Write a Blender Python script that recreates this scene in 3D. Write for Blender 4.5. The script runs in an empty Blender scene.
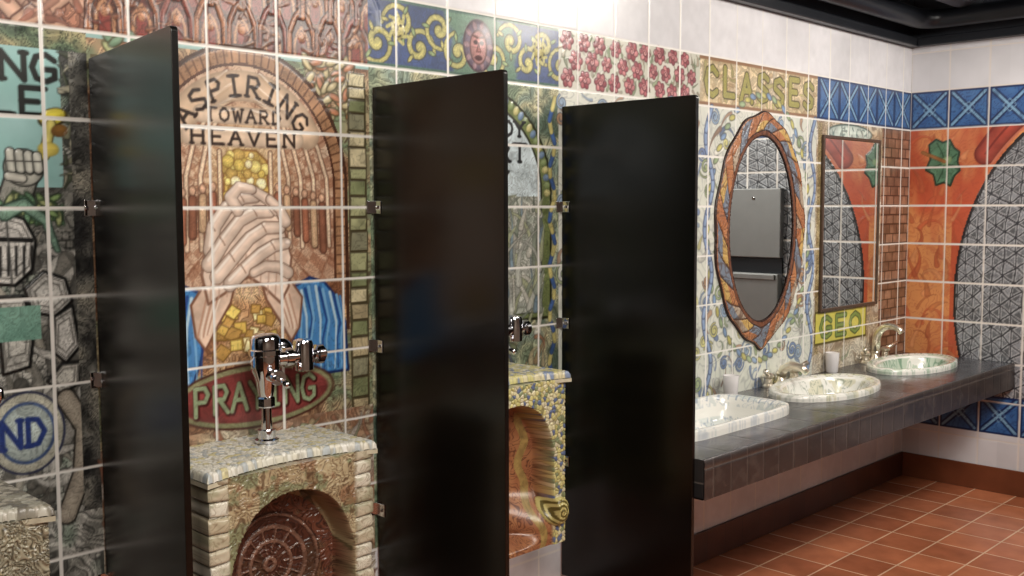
import bpy, math, numpy as np
from mathutils import Vector, Matrix
rng=np.random.RandomState(7)
D=2.6; H0=.627; T=.0856; XE=2.31
def W(x,y,z): return Vector((x*D,y*D,(z+H0)*D))
scn=bpy.context.scene
scn.view_settings.view_transform='Standard'
# ---------------------------------------------------------------- noise
TAB=[rng.rand(256,256) for _ in range(4)]
def vn(x,y,s=0):
    xi=np.floor(x).astype(int); yi=np.floor(y).astype(int); fx=x-xi; fy=y-yi
    fx=fx*fx*(3-2*fx); fy=fy*fy*(3-2*fy); t=TAB[s%4]
    a=t[xi&255,yi&255];b=t[(xi+1)&255,yi&255];c=t[xi&255,(yi+1)&255];d=t[(xi+1)&255,(yi+1)&255]
    return (a*(1-fx)+b*fx)*(1-fy)+(c*(1-fx)+d*fx)*fy
def fbm(x,y,s=0,o=4):
    r=0;a=.5;n=0
    for i in range(o):
        r=r+a*vn(x*2**i+17*i,y*2**i+9*i,s+i); n+=a; a*=.5
    return r/n
def sst(a,b,x):
    t=np.clip((x-a)/(b-a),0,1); return t*t*(3-2*t)
def voro(x,y,s=0):
    xi=np.floor(x).astype(int); yi=np.floor(y).astype(int)
    f1=np.full(x.shape,9.);f2=f1.copy();idv=np.zeros(x.shape)
    for i in(-1,0,1):
        for j in(-1,0,1):
            cx=xi+i;cy=yi+j
            px=cx+TAB[s%4][cx&255,cy&255];py=cy+TAB[(s+1)%4][cx&255,cy&255]
            d=np.hypot(px-x,py-y); m=d<f1
            f2=np.where(m,f1,np.minimum(f2,d)); idv=np.where(m,TAB[(s+2)%4][cx&255,cy&255],idv); f1=np.where(m,d,f1)
    return f1,f2,idv
def C(r,g,b): return np.array([r,g,b])/255.
FONT={'A':[[(0,0),(.5,1),(1,0)],[(.2,.4),(.8,.4)]],'S':[[(.95,.85),(.6,1),(.15,.9),(.1,.65),(.5,.5),(.9,.35),(.85,.1),(.4,0),(.05,.15)]],
'P':[[(.1,0),(.1,1),(.7,1),(.9,.75),(.7,.5),(.1,.5)]],'I':[[(.5,0),(.5,1)],[(.25,0),(.75,0)],[(.25,1),(.75,1)]],
'R':[[(.1,0),(.1,1),(.7,1),(.9,.75),(.7,.5),(.1,.5)],[(.4,.5),(.95,0)]],'N':[[(.05,0),(.05,1),(.95,0),(.95,1)]],
'G':[[(.95,.8),(.6,1),(.2,.9),(.03,.5),(.2,.1),(.6,0),(.95,.15),(.95,.45),(.6,.45)]],'T':[[(.5,0),(.5,1)],[(0,1),(1,1)]],
'O':[[(.5,1),(.12,.8),(.02,.5),(.12,.2),(.5,0),(.88,.2),(.98,.5),(.88,.8),(.5,1)]],'W':[[(0,1),(.25,0),(.5,.8),(.75,0),(1,1)]],
'D':[[(.1,0),(.1,1),(.6,.95),(.95,.5),(.6,.05),(.1,0)]],'H':[[(.05,0),(.05,1)],[(.95,0),(.95,1)],[(.05,.5),(.95,.5)]],
'E':[[(.95,1),(.1,1),(.1,0),(.95,0)],[(.1,.5),(.75,.5)]],'V':[[(0,1),(.5,0),(1,1)]],'L':[[(.1,1),(.1,0),(.9,0)]],
'C':[[(.95,.8),(.6,1),(.2,.9),(.03,.5),(.2,.1),(.6,0),(.95,.15)]],'Y':[[(0,1),(.5,.5),(1,1)],[(.5,.5),(.5,0)]],
'K':[[(.1,0),(.1,1)],[(.9,1),(.1,.45),(.95,0)]],'M':[[(0,0),(.1,1),(.5,.3),(.9,1),(1,0)]],'B':[[(.1,0),(.1,1),(.7,.95),(.7,.6),(.1,.52)],[(.1,.52),(.85,.4),(.85,.1),(.1,0)]],'U':[[(.05,1),(.1,.2),(.5,0),(.9,.2),(.95,1)]]}
class Canvas:
    def __init__(s,us,vs):
        s.us=us;s.vs=vs;s.U,s.V=np.meshgrid(us,vs,indexing='ij')
        s.c=np.ones(s.U.shape+(3,))*.8; s.h=np.zeros(s.U.shape); s.N=fbm(s.U*70,s.V*70,0,3)
    def sl(s,u0,u1,v0,v1):
        a=np.searchsorted(s.us,u0);b=np.searchsorted(s.us,u1);c=np.searchsorted(s.vs,v0);d=np.searchsorted(s.vs,v1)
        return (slice(a,max(b,a)),slice(c,max(d,c)))
    def blend(s,q,m,col,f=None):
        if m.size==0:return
        col=np.asarray(col)
        if f is not None: col=np.clip(col*f[...,None],0,1)
        m=np.asarray(m,float)[...,None]; s.c[q]=s.c[q]*(1-m)+col*m
    def rect(s,u0,u1,v0,v1,fn):
        q=s.sl(u0,u1,v0,v1)
        if s.U[q].size==0:return
        s.c[q]=fn(s.U[q],s.V[q])
    def overlay(s,u0,u1,v0,v1,k,seed,dark,amt,dens=3,w=.2):
        q=s.sl(u0,u1,v0,v1)
        if s.U[q].size==0:return
        m,n=ink(s.U[q],s.V[q],k,seed,dens,w); s.c[q]=mix(s.c[q]*(.92+.14*(n-np.floor(n)))[...,None],dark,m*amt*.6)
    def stroke(s,pts,w,col,h=0,w2=None,aa=.0008,shade=None,al=1):
        pts=np.array(pts,float); m=max(w,w2 or w)+aa*2
        q=s.sl(pts[:,0].min()-m,pts[:,0].max()+m,pts[:,1].min()-m,pts[:,1].max()+m)
        U,V=s.U[q],s.V[q]
        if U.size==0:return
        best=np.full(U.shape,9.);n=len(pts)-1
        for i in range(n):
            a=pts[i];b=pts[i+1];d=b-a;L=d@d+1e-12
            t=np.clip(((U-a[0])*d[0]+(V-a[1])*d[1])/L,0,1)
            ww=w if w2 is None else w+(w2-w)*(i+t)/n
            best=np.minimum(best,np.hypot(U-a[0]-t*d[0],V-a[1]-t*d[1])-ww)
        mk=np.clip(.5-best/aa/2,0,1)*al; f=None
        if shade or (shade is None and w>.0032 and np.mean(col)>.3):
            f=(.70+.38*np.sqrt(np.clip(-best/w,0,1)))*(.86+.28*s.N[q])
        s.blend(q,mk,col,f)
        if h: s.h[q]=np.maximum(s.h[q],.5*h*np.sqrt(np.clip(-best/max(w,1e-4),0,1)))
    def ell(s,cx,cz,rx,rz,col,rot=0,h=0,aa=.0008):
        m=max(rx,rz)+.002; q=s.sl(cx-m,cx+m,cz-m,cz+m);U,V=s.U[q]-cx,s.V[q]-cz
        if U.size==0:return
        c,si=math.cos(rot),math.sin(rot);x=U*c+V*si;y=-U*si+V*c
        r=np.hypot(x/rx,y/rz);mk=np.clip(.5-(r-1)*min(rx,rz)/aa/2,0,1)
        f=None
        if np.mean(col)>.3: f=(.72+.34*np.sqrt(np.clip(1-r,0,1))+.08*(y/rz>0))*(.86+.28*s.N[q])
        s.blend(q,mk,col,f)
        if h: s.h[q]=np.maximum(s.h[q],.5*h*np.sqrt(np.clip(1-r,0,1)))
    def poly(s,pts,col,h=0,ol=None,ow=.001,flat=False):
        P=np.array(pts,float);q=s.sl(P[:,0].min(),P[:,0].max(),P[:,1].min(),P[:,1].max());U,V=s.U[q],s.V[q]
        if U.size==0:return
        ins=np.zeros(U.shape,bool);j=len(P)-1
        for i in range(len(P)):
            x1,y1=P[i];x2,y2=P[j]
            ins^=((y1>V)!=(y2>V))&(U<(x2-x1)*(V-y1)/((y2-y1)+1e-12)+x1);j=i
        m,_=ink(U,V,34,1,2.2,.16)
        s.blend(q,ins,col,(.82+.36*s.N[q])*(1-.22*m*(not flat)))
        if h:s.h[q]=np.where(ins,h*.4,s.h[q])
        if ol is not None: s.stroke(list(pts)+[pts[0]],ow,ol,shade=False)
    def text(s,t,cx,cz,lw,lh,w,col,gap=1.25,arc=0,serif=False):
        n=len(t)
        for i,ch in enumerate(t):
            ox=(i-(n-1)/2)*lw*gap
            if arc:
                a=ox/arc; X=cx+math.sin(a)*arc;Z=cz-(1-math.cos(a))*arc;rc,rs=math.cos(a),-math.sin(a)
            else: X=cx+ox;Z=cz;rc,rs=1,0
            tr=lambda px,pz:(X+((px-.5)*lw)*rc-(pz-.5)*lh*rs,Z+((px-.5)*lw)*rs+(pz-.5)*lh*rc)
            for st in FONT.get(ch,[]):
                s.stroke([tr(*p) for p in st],w,col,shade=False)
                if serif:
                    for p in (st[0],st[-1]):
                        if p[1] in(0,1): s.stroke([tr(p[0]-.14,p[1]),tr(p[0]+.14,p[1])],w*.8,col,shade=False)
    def spiral(s,cx,cz,r,turns,w,col,dirn=1,ph=0):
        ts=np.linspace(0,1,int(14*turns)+4)
        s.stroke([(cx+r*t*math.cos(ph+dirn*t*turns*6.283),cz+r*t*math.sin(ph+dirn*t*turns*6.283)) for t in ts],w,col,w2=w*.45)
    def curls(s,u0,u1,v0,v1,n,cols,w=.004,L=.045,ol=C(25,18,14),k=60,ang=None,spread=3.2,al=.8):
        w=w*.8
        for _ in range(n):
            x=u0+rng.rand()*(u1-u0);z=v0+rng.rand()*(v1-v0);a=(ang if ang is not None else 0)+(rng.rand()-.5)*2*spread
            kk=(rng.rand()-.5)*k*2; dk=(rng.rand()-.5)*k*60; pts=[(x,z)];N=7;ds=L*(.4+.7*rng.rand())/N
            for i in range(N):
                a+=kk*ds;kk+=dk*ds;x+=math.cos(a)*ds;z+=math.sin(a)*ds
                if not(u0-.003<x<u1+.003 and v0-.002<z<v1+.002): break
                pts.append((x,z))
            if len(pts)<3: continue
            ww=w*(.5+1.1*rng.rand());cc=cols[rng.randint(len(cols))]
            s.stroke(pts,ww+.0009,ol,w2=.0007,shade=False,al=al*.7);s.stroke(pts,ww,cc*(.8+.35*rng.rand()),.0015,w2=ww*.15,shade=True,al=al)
    def grout(s,u0,T,col,w=.0015,v0=0,region=None):
        fu=np.abs((s.U-u0)/T-np.round((s.U-u0)/T))*T; fv=np.abs((s.V-v0)/T-np.round((s.V-v0)/T))*T
        d=np.minimum(fu,fv)+ (fbm(s.U*60,s.V*60,1,2)-.5)*.0004
        m=1-sst(w*.75,w*1.4,d)
        s.c=s.c*(1-m[...,None])+col*m[...,None]; s.h=s.h*(1-m)-.0008*m
def ink(U,V,k,seed=0,dens=3.,w=.22,warp=1.2):
    a=fbm(U*k,V*k,seed,3); b=fbm(U*k+31,V*k+7,seed+1,3)
    n=fbm(U*k*1.3+warp*a*2,V*k*1.3+warp*b*2,seed+2,3)*dens*3
    f=np.abs(n-np.floor(n)-.5)*2
    return 1-sst(0,w*2,f), n
def mix(a,b,m): m=np.asarray(m)[...,None]; return a*(1-m)+b*m
def engraved(cols,k,seed,dark=C(40,28,22),dens=3.,amt=.65,w=.20):
    cols=[np.asarray(c) for c in cols]
    def fn(U,V):
        m,n=ink(U,V,k,seed,dens,w)
        idx=np.clip(fbm(U*k*.7+5,V*k*.7+50,seed+1,3)*2.2-.6,0,.999)*(len(cols)-1)
        out=np.zeros(U.shape+(3,))
        for i,c in enumerate(cols):
            out+=np.clip(1-np.abs(idx-i),0,1)[...,None]*c
        f=(n-np.floor(n)); out=out*(.78+.36*f[...,None])
        return mix(out,dark,m*amt)
    return fn
def soft(c,g=.84,sat=.96):
    c=np.clip(c,0,1)**g; l=c.mean(-1,keepdims=True); return l+(c-l)*sat
def xtile(U,V):
    fu=(U-XE)/T;fv=V/T; fu=fu-np.floor(fu)-.5;fv=fv-np.floor(fv)-.5
    base=mix(C(36,70,128)+0*U[...,None],C(66,110,165),fbm(U*40,V*40,1,3))
    d=np.minimum(np.abs(fu-fv),np.abs(fu+fv))
    base=mix(base,C(16,32,72),1-sst(.09,.13,d)); base=mix(base,C(112,154,188),1-sst(.03,.065,d))
    r=np.abs(fu)+np.abs(fv); base=mix(base,C(132,168,194),(1-sst(.0,.03,np.abs(r-.16)))*.8)
    e=np.maximum(np.abs(fu),np.abs(fv)); base=mix(base,C(18,38,80),sst(.42,.45,e)); 
    m,_=ink(U,V,30,2,3,.2); return mix(base,C(14,28,66),m*.4)
def white(U,V):
    n=fbm(U*30,V*30,2,3); ti=np.floor((U-.384)/T).astype(int);tj=np.floor(V/T).astype(int)
    r=TAB[1][ti&255,tj&255]
    return (C(214,213,219)+0*U[...,None])*(.92+.05*n+.05*r)[...,None]
# ---------------------------------------------------------------- mural main wall
us=np.concatenate([np.arange(-.9,.3,.02),np.arange(.3,1.15,.0012),np.arange(1.15,XE,.0020),[XE]])
vs=np.concatenate([np.arange(-H0,-.45,.003),np.arange(-.45,.31,.0013),np.arange(.31,.55,.006)])
cv=Canvas(us,vs); R=cv.rect
DK=C(38,28,22)
R(-1,3,-1,1,white)
GR=[C(155,153,146),C(198,196,188),C(120,118,110),C(175,170,156),C(92,91,86)]
# --- panel 1
R(-1,.427,-.47,.257,engraved([C(70,70,66),C(138,138,130),C(184,182,174),C(108,124,110),C(56,56,54)],20,1,C(20,20,20),3))
R(-1,.427,.171,.257,engraved([C(140,80,62),C(188,132,104),C(212,170,144),C(130,80,64)],24,2,C(62,34,28),2.5))
for xc,zc,r0 in((.345,.215,.017),(.385,.206,.016),(.412,.226,.014),(.362,.238,.012)):
    cv.stroke([(xc-.02,zc-.035),(xc,zc-.018),(xc+.018,zc-.036)],.0095,C(70,34,26));cv.stroke([(xc-.02,zc-.035),(xc,zc-.018),(xc+.018,zc-.036)],.008,C(205,156,130),.002)
    cv.ell(xc,zc,r0,r0*1.25,C(60,30,24));cv.ell(xc,zc,r0*.88,r0*1.12,C(216,172,146),0,.003)
    cv.stroke([(xc-r0*.9,zc+r0*.4),(xc,zc+r0*1.15),(xc+r0*.9,zc+r0*.4)],.004,C(90,52,36))
    for e_ in(-1,1): cv.ell(xc+e_*r0*.35,zc+r0*.15,.0026,.0015,DK);cv.stroke([(xc+e_*r0*.15,zc+r0*.4),(xc+e_*r0*.6,zc+r0*.38)],.0008,DK)
    cv.stroke([(xc,zc+r0*.1),(xc-.001,zc-r0*.3),(xc+.002,zc-r0*.3)],.0008,C(110,60,45));cv.stroke([(xc-.004,zc-r0*.6),(xc+.004,zc-r0*.6)],.0012,C(120,44,40))
cv.curls(.30,.427,.175,.255,26,[C(190,130,106),C(160,95,75)],.004,.03,C(70,36,28))
R(-1,.427,.150,.171,engraved([C(30,45,35),C(90,110,80),C(150,140,100)],60,0,C(15,20,15),2))
R(-1,.400,.02,.150,lambda U,V: mix(C(152,196,196)+0*U[...,None],C(122,176,170),fbm(U*25,V*25,0,3)))
cv.curls(.400,.427,.02,.15,50,[C(70,78,60),C(140,140,110),C(60,62,60),C(170,165,140)],.0035,.03,C(15,15,15))
cv.text('CASTLE',.303,.100,.0225,.025,.0028,C(18,20,18),serif=True)
cv.text('BUILDING',.287,.132,.0225,.025,.0028,C(18,20,18),serif=True)
cv.ell(.392,.086,.0145,.009,C(40,30,10),.35);cv.ell(.392,.087,.0125,.0074,C(215,198,60),.35,.002);cv.stroke([(.39,.08),(.383,.05)],.0052,C(60,50,20));cv.stroke([(.39,.08),(.383,.05)],.0042,C(212,198,100))
cv.ell(.398,.074,.008,.006,C(120,80,35),.25);cv.ell(.387,.056,.010,.007,C(200,180,75))
cv.stroke([(.35,-.005),(.362,.03)],.0155,C(22,22,20));cv.stroke([(.35,-.005),(.362,.03)],.0138,C(150,150,140),.003)
cv.ell(.364,.038,.019,.018,C(22,22,20));cv.ell(.364,.038,.0175,.0165,C(180,180,168),0,.003)
for i in range(4):
    x=.352+i*.008; cv.stroke([(x,.052-.001*i),(x+.001,.036)],.0050,C(22,22,20));cv.stroke([(x,.052-.001*i),(x+.001,.037)],.0040,C(194,194,182),.003)
    cv.stroke([(x-.003,.044),(x+.003,.044)],.0007,C(60,58,54),shade=False)
cv.stroke([(.350,.030),(.362,.028)],.0048,C(22,22,20));cv.stroke([(.350,.030),(.362,.028)],.0038,C(186,184,172),.003)
for i in range(34):
    x=.338+rng.rand()*.06;z=-.012+rng.rand()*.022
    r_=rng.rand()*3;cv.ell(x,z,.008,.0037,C(24,36,24),r_);cv.ell(x,z,.0066,.0026,[C(120,150,90),C(95,135,100),C(160,170,110)][i%3],r_)
q=cv.sl(.33,.427,-.30,-.02);U,V=cv.U[q],cv.V[q]
sc_=np.abs(np.sin(U*420+ (np.floor(V*130)%2)*1.57))*np.abs(np.sin(V*408));cv.c[q]=mix(cv.c[q],C(170,168,160),(sc_>.35)*.35)
cv.c[q]=mix(cv.c[q],C(24,24,24),(sc_<.12)*.5)
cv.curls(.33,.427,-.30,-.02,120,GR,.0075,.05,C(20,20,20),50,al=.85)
def plate(pts,hi=C(196,194,188)):
    cv.poly(pts,hi,.003,C(18,18,18),.0016)
    c=np.mean(np.array(pts),0)
    for s_ in(.82,.6): cv.stroke([tuple(c+(np.array(p)-c)*s_) for p in pts+[pts[0]]],.0006,C(76,74,70),shade=False)
plate([(.33,-.012),(.345,-.004),(.362,-.010),(.372,-.030),(.368,-.058),(.352,-.072),(.335,-.070),(.325,-.04)])
for i in range(5): cv.stroke([(.340+i*.007,-.036),(.339+i*.007,-.062)],.0012,C(24,24,24),shade=False)
cv.stroke([(.330,-.028),(.368,-.030)],.0022,C(20,20,20),shade=False);cv.stroke([(.346,-.004),(.349,-.07)],.0009,C(60,60,58),shade=False)
cv.stroke([(.345,-.004),(.362,.004),(.382,-.012),(.392,-.040)],.008,C(30,50,40),w2=.003);cv.stroke([(.345,-.004),(.362,.004),(.382,-.012),(.392,-.040)],.0065,C(114,152,130),w2=.002)
plate([(.36,-.076),(.378,-.060),(.398,-.068),(.404,-.090),(.388,-.104),(.366,-.098)])
plate([(.386,-.104),(.404,-.094),(.410,-.135),(.396,-.150),(.384,-.138)]);plate([(.335,-.082),(.358,-.082),(.368,-.11),(.362,-.15),(.338,-.155)],C(182,180,172))
plate([(.392,-.150),(.410,-.150),(.408,-.172),(.388,-.180),(.378,-.166)],C(200,198,188))
R(-1,.374,-.124,-.092,lambda U,V: mix(C(130,176,156)+0*U[...,None],C(85,130,114),fbm(U*40,V*40,0,3)))
cv.ell(.357,-.213,.036,.040,C(25,30,60));cv.ell(.357,-.213,.034,.038,C(204,202,182));cv.ell(.357,-.213,.027,.030,C(66,90,145));cv.ell(.357,-.213,.024,.027,C(184,200,196))
cv.text('ND',.354,-.213,.018,.026,.0026,C(35,52,115),serif=True)
cv.stroke([(.395,-.185),(.412,-.215),(.408,-.26),(.392,-.30)],.010,C(22,20,18));cv.stroke([(.395,-.185),(.412,-.215),(.408,-.26),(.392,-.30)],.0085,C(160,150,134),.003)
R(.408,.427,-.30,.150,engraved([C(34,34,34),C(95,94,88),C(140,136,122)],50,3,C(14,14,14),3))
cv.overlay(.3,.427,-.47,.02,40,0,C(18,18,18),.4,3,.18)
# --- panel 2 (units of 1/890)
k2=1/890.
def L(a,b): return (.598+a*k2,b*k2)
x0,x1=.427,.769
R(x0,x1,.171,.257,engraved([C(64,32,23),C(112,62,42),C(84,42,32),C(104,40,32)],26,1,C(32,12,9),3))
for i in range(9):
    xc=x0+.019+i*.038
    for zb,hh in((.172,.052),(.216,.045)):
        xo=xc+(0 if zb<.2 else .019)
        pa=[(xo-.017,zb),(xo-.016,zb+hh*.5),(xo-.008,zb+hh*.85),(xo,zb+hh),(xo+.008,zb+hh*.85),(xo+.016,zb+hh*.5),(xo+.017,zb)]
        cv.stroke(pa,.0044,C(34,12,9),shade=False);cv.stroke(pa,.0032,[C(158,98,66),C(136,78,52),C(120,52,42)][i%3],.003,shade=True)
        pb=[(a_*.55+xo*.45,zb+(b_-zb)*.62) for a_,b_ in pa];cv.stroke(pb,.0016,C(176,122,84),shade=False)
        cv.stroke([(xo,zb),(xo,zb+hh*.35)],.0055,C(120,44,36));cv.ell(xo,zb+hh*.42,.0048,.0060,C(176,118,84),0,.002)
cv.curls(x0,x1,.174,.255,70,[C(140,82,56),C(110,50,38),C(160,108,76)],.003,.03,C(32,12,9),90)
cv.overlay(x0,x1,.171,.257,36,2,C(30,10,8),.7)
cv.rect(x0,x1,.166,.172,lambda U,V:C(130,168,164)+0*U[...,None])
R(x0,x1,-.47,.166,engraved([C(120,82,58),C(180,146,110),C(105,124,92),C(160,146,110)],30,2,C(54,32,24),2.5))
for i in range(130):
    sx=1 if i%2 else -1
    a=sx*(72+rng.rand()*62);b=92+rng.rand()*60;r_=rng.rand()*3
    cv.ell(*L(a,b),.0098,.0050,C(60,54,32),r_);cv.ell(*L(a,b),.0084,.0036,[C(152,158,108),C(172,110,78),C(100,130,102),C(190,174,130)][i%4],r_,.0015)
def archpoly(rx,rz,z0=20,zb=-130,n=40): return [L(rx,zb)]+[L(rx*math.cos(t),z0+rz*math.sin(t)) for t in np.linspace(0,math.pi,n)]+[L(-rx,zb)]
cv.poly(archpoly(122,138),C(62,38,27)); cv.poly(archpoly(118,133),C(160,114,80),.001)
for i in range(44):
    t=math.pi*i/43; cv.stroke([L(107*math.cos(t),20+121*math.sin(t)),L(118*math.cos(t),20+133*math.sin(t))],.0008,C(76,44,30))
for i in range(16):
    for sx in(-1,1): cv.stroke([L(sx*107,20-i*10),L(sx*118,20-i*10)],.0008,C(76,44,30))
cv.poly(archpoly(106,120),C(78,46,33))
cv.poly(archpoly(103,117),C(212,182,154))
q=cv.sl(.598-103*k2,.598+103*k2,-130*k2,138*k2)
U,V=cv.U[q],cv.V[q];ca=(U-.598)/k2;cb=V/k2
inside=((ca/103)**2+(np.maximum(cb-20,0)/117)**2)<1
wx_=(fbm(ca*.05,cb*.05,2,3)-.5)*10
ang=np.arctan2(cb-10,ca+.001);rad=np.hypot(ca,(cb-10)*.8)+wx_*.5
cl=mix(C(222,196,168)+0*ca[...,None],C(182,134,104),fbm(ca*.04,cb*.04,1,4))
low=np.abs(ang)<1.0; low2=np.abs(ang)>2.1
brick=(np.sin(ang*30)*np.sin(np.log(rad+4)*16))>0
cl=mix(cl,C(146,90,64),(brick&(low|low2))*.55)
st=np.abs(np.sin(ang*11+wx_*.02));st2=np.abs(np.sin(np.log(rad+4)*10))
cl=mix(cl,C(114,68,48),(1-sst(.04,.20,st))*.6); cl=mix(cl,C(114,68,48),(1-sst(.05,.18,st2))*.4)
m_,_=ink(U,V,32,0,3,.2);cl=mix(cl,C(104,62,46),m_*.4)
cl=mix(cl,C(238,214,130),np.exp(-((ca/34)**2+((cb-28)/46)**2))*.6)
cv.c[q]=np.where(inside[...,None],cl,cv.c[q])
for sx in(-1,1):
    for o in (0,17,33,48):
        pts=[L(sx*(97-o),-40),L(sx*(95-o*.97),30),L(sx*(84-o*.9),62),L(sx*(60-o*.7),95-o*.1),L(sx*(18-o*.2),130-o*.75)]
        cv.stroke(pts,.0034,C(96,56,42));cv.stroke(pts,.0024,C(226,196,164),.002,shade=True)
cv.stroke([L(80*math.cos(t),40+78*math.sin(t)) for t in np.linspace(.45,math.pi-.45,26)],.0165,C(208,174,142))
cv.stroke([L(-46,89),L(46,89)],.0095,C(214,184,156));cv.stroke([L(-58,68),L(58,68)],.0105,C(214,184,156))
cv.poly([L(-24,-2),L(-24,46),L(-12,56),L(12,56),L(24,46),L(24,-2)],C(205,168,84),.001,C(120,76,38))
for i in range(60):
    a=-22+rng.rand()*44;b=0+rng.rand()*52;r_=.003+.004*rng.rand()
    cv.ell(*L(a,b),r_+.0008,r_+.0008,C(150,106,44));cv.ell(*L(a,b),r_,r_,[C(242,222,124),C(226,196,92),C(246,234,176),C(196,160,82)][i%4],0,.001)
for sx in(-1,1):
    cv.stroke([L(sx*28,-5),L(sx*28,54)],.0032,C(98,58,44));cv.stroke([L(sx*28,-5),L(sx*28,54)],.0022,C(228,200,165),.001,shade=True)
    for j in range(6):
        xx=sx*(36+j*10.5);b_=20-j*2;cv.stroke([L(xx,b_-8),L(xx+sx,-14-j*6)],.0052,C(70,40,30));cv.stroke([L(xx,b_-8),L(xx+sx,-14-j*6)],.0042,[C(160,95,70),C(200,162,124),C(130,80,60)][j%3]);cv.ell(*L(xx,b_),.0045,.0055,C(70,40,30));cv.ell(*L(xx,b_),.0037,.0047,C(212,164,132))
cv.overlay(.598-103*k2,.598+103*k2,-130*k2,60*k2,44,1,C(100,58,44),.4)
TC=C(34,20,16)
cv.text('ASPIRING',.598,118*k2,15*k2,19*k2,.0019,TC,1.40,arc=80*k2,serif=True)
cv.text('TOWARD',.598,89*k2,10*k2,12*k2,.0013,TC,1.45,serif=True)
cv.text('HEAVEN',.598,68*k2,13*k2,14*k2,.0016,TC,1.55,serif=True)
q=cv.sl(.598-118*k2,.598+118*k2,-160*k2,-75*k2);U,V=cv.U[q],cv.V[q]
cv.c[q]=engraved([C(124,78,54),C(190,140,96),C(214,178,134)],45,0,C(66,36,24),3)(U,V)
for i in range(34):
    a=-34+rng.rand()*68;b=-100-rng.rand()*48;sz=5+4*rng.rand();t=rng.rand()
    P=[L(a+sz*1.2*math.cos(t+j*1.571),b+sz*math.sin(t+j*1.571)) for j in range(4)]
    cv.poly(P,[C(232,200,96),C(200,160,72),C(242,226,164),C(176,130,64)][i%4],.001,C(105,72,30),.0007)
for sx in(-1,1):
    P=[(44,-98),(54,-80),(72,-72),(90,-78),(106,-96),(116,-122),(119,-174),(66,-174),(54,-150),(48,-122)]
    cv.poly([L(sx*a,b) for a,b in P],C(58,122,190),.004,C(20,36,85),.0016)
    for i in range(15):
        a0=50+i*4.4; pts=[L(sx*(a0-2),-80-abs(i-6)*1.8),L(sx*(a0+3+rng.rand()*4),-110-i),L(sx*(a0+rng.rand()*5),-138),L(sx*(a0+3),-170)]
        cv.stroke(pts,.0019,[C(30,60,125),C(110,166,215),C(62,118,185),C(176,208,228)][i%4],.001,w2=.0007,shade=False)
    P=[(14,-72),(30,-58),(50,-76),(62,-92),(58,-122),(48,-136),(36,-116),(20,-92)]
    cv.poly([L(sx*a,b) for a,b in P],C(216,182,158),.005,C(110,68,50),.0014,flat=True)
    for i in range(6):
        cv.stroke([L(sx*(24+i*4.5),-68-i*4),L(sx*(36+i*4),-98-i*5),L(sx*(44+i*2),-120-i)],.0009,C(176,126,102) if i%2 else C(236,212,192),shade=False)
SK=C(224,196,176);SO=C(120,82,64);SH=C(242,226,212)
cv.poly([L(-44,-92),L(-50,-64),L(-44,-34),L(-32,-8),L(-12,10),L(8,12),L(28,2),L(42,-20),L(50,-50),L(46,-80),L(36,-96),L(14,-76),L(0,-68),L(-14,-76)],SK,.006,SO,.0016,flat=True)
for i in range(9): cv.stroke([L(-42+i*9,-84+abs(i-4)*-1),L(-40+i*9,-66),L(-34+i*8,-46)],.0008,C(182,142,120),shade=False)
F=[[(-40,-40),(-36,-18),(-22,0),(-4,10),(10,11)],[(-42,-54),(-26,-32),(-8,-12),(10,-4),(26,-4)],[(-34,-66),(-16,-48),(2,-30),(20,-20),(38,-20)],[(-20,-74),(-4,-60),(14,-46),(30,-38),(44,-36)]]
for f in F:
    cv.stroke([L(*p) for p in f],.0090,SO,w2=.0072);cv.stroke([L(*p) for p in f],.0083,SK,.008,w2=.0062)
    cv.stroke([L(p[0]-1,p[1]+4) for p in f[:4]],.0014,SH,shade=False)
    for kx in (1,3):
        a,b=f[kx];cv.stroke([L(a-4,b+4),L(a+1,b-4)],.0006,SO,shade=False)
    a,b=f[-1];cv.ell(*L(a+2,b+1),.004,.003,C(238,216,202));
for f in [[(46,-66),(36,-60),(20,-58),(6,-64)],[(34,-2),(24,8),(8,17)],[(44,-14),(38,-2),(26,8)],[(-10,-2),(-18,10),(-8,20),(6,18)]]:
    cv.stroke([L(*p) for p in f],.0076,SO,w2=.006);cv.stroke([L(*p) for p in f],.0069,SK,.009,w2=.005)
for xc,w in ((.750,.014),(.443,.013)):
    R(xc-w,xc+w,-.30,.15,lambda U,V: mix(C(86,76,50)+0*U[...,None],C(62,62,42),fbm(U*60,V*60,1,3)))
    z=-.30
    while z<.145:
        hh=.014+.012*rng.rand(); j=lambda:(rng.rand()-.5)*.003
        cv.poly([(xc-w*.85+j(),z+.001),(xc+w*.85+j(),z+.001+j()*.4),(xc+w*.85+j(),z+hh-.001+j()*.4),(xc-w*.85+j(),z+hh-.001)],[C(116,124,84),C(194,182,142),C(170,154,116),C(152,154,110),C(132,130,102)][rng.randint(5)],.004,C(54,46,30),.0008)
        z+=hh
cols2=[C(204,197,184),C(160,110,84),C(186,166,126),C(124,132,102),C(136,84,64),C(212,207,196)]
R(x0,x1,-.47,-.243,engraved([C(204,197,183),C(180,162,130),C(146,102,76),C(206,201,190)],26,2,C(80,54,40),2.2,.6,.15))
cv.curls(x0,x1,-.47,-.245,150,cols2,.005,.05,C(70,46,34),60)
cv.ell(*L(8,-187),.104,.037,C(60,25,20));cv.ell(*L(8,-187),.1015,.0345,C(156,156,110));cv.ell(*L(8,-187),.095,.029,C(140,58,56),0,.002)
cv.text('PRAYING',.598+8*k2,-187*k2,.0185,.030,.0040,C(60,18,18),1.22);cv.text('PRAYING',.597+8*k2,-186*k2,.0185,.030,.0024,C(140,160,120),1.22)
cv.overlay(x0,x1,-.47,-.175,30,3,C(50,30,24),.35)
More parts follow.
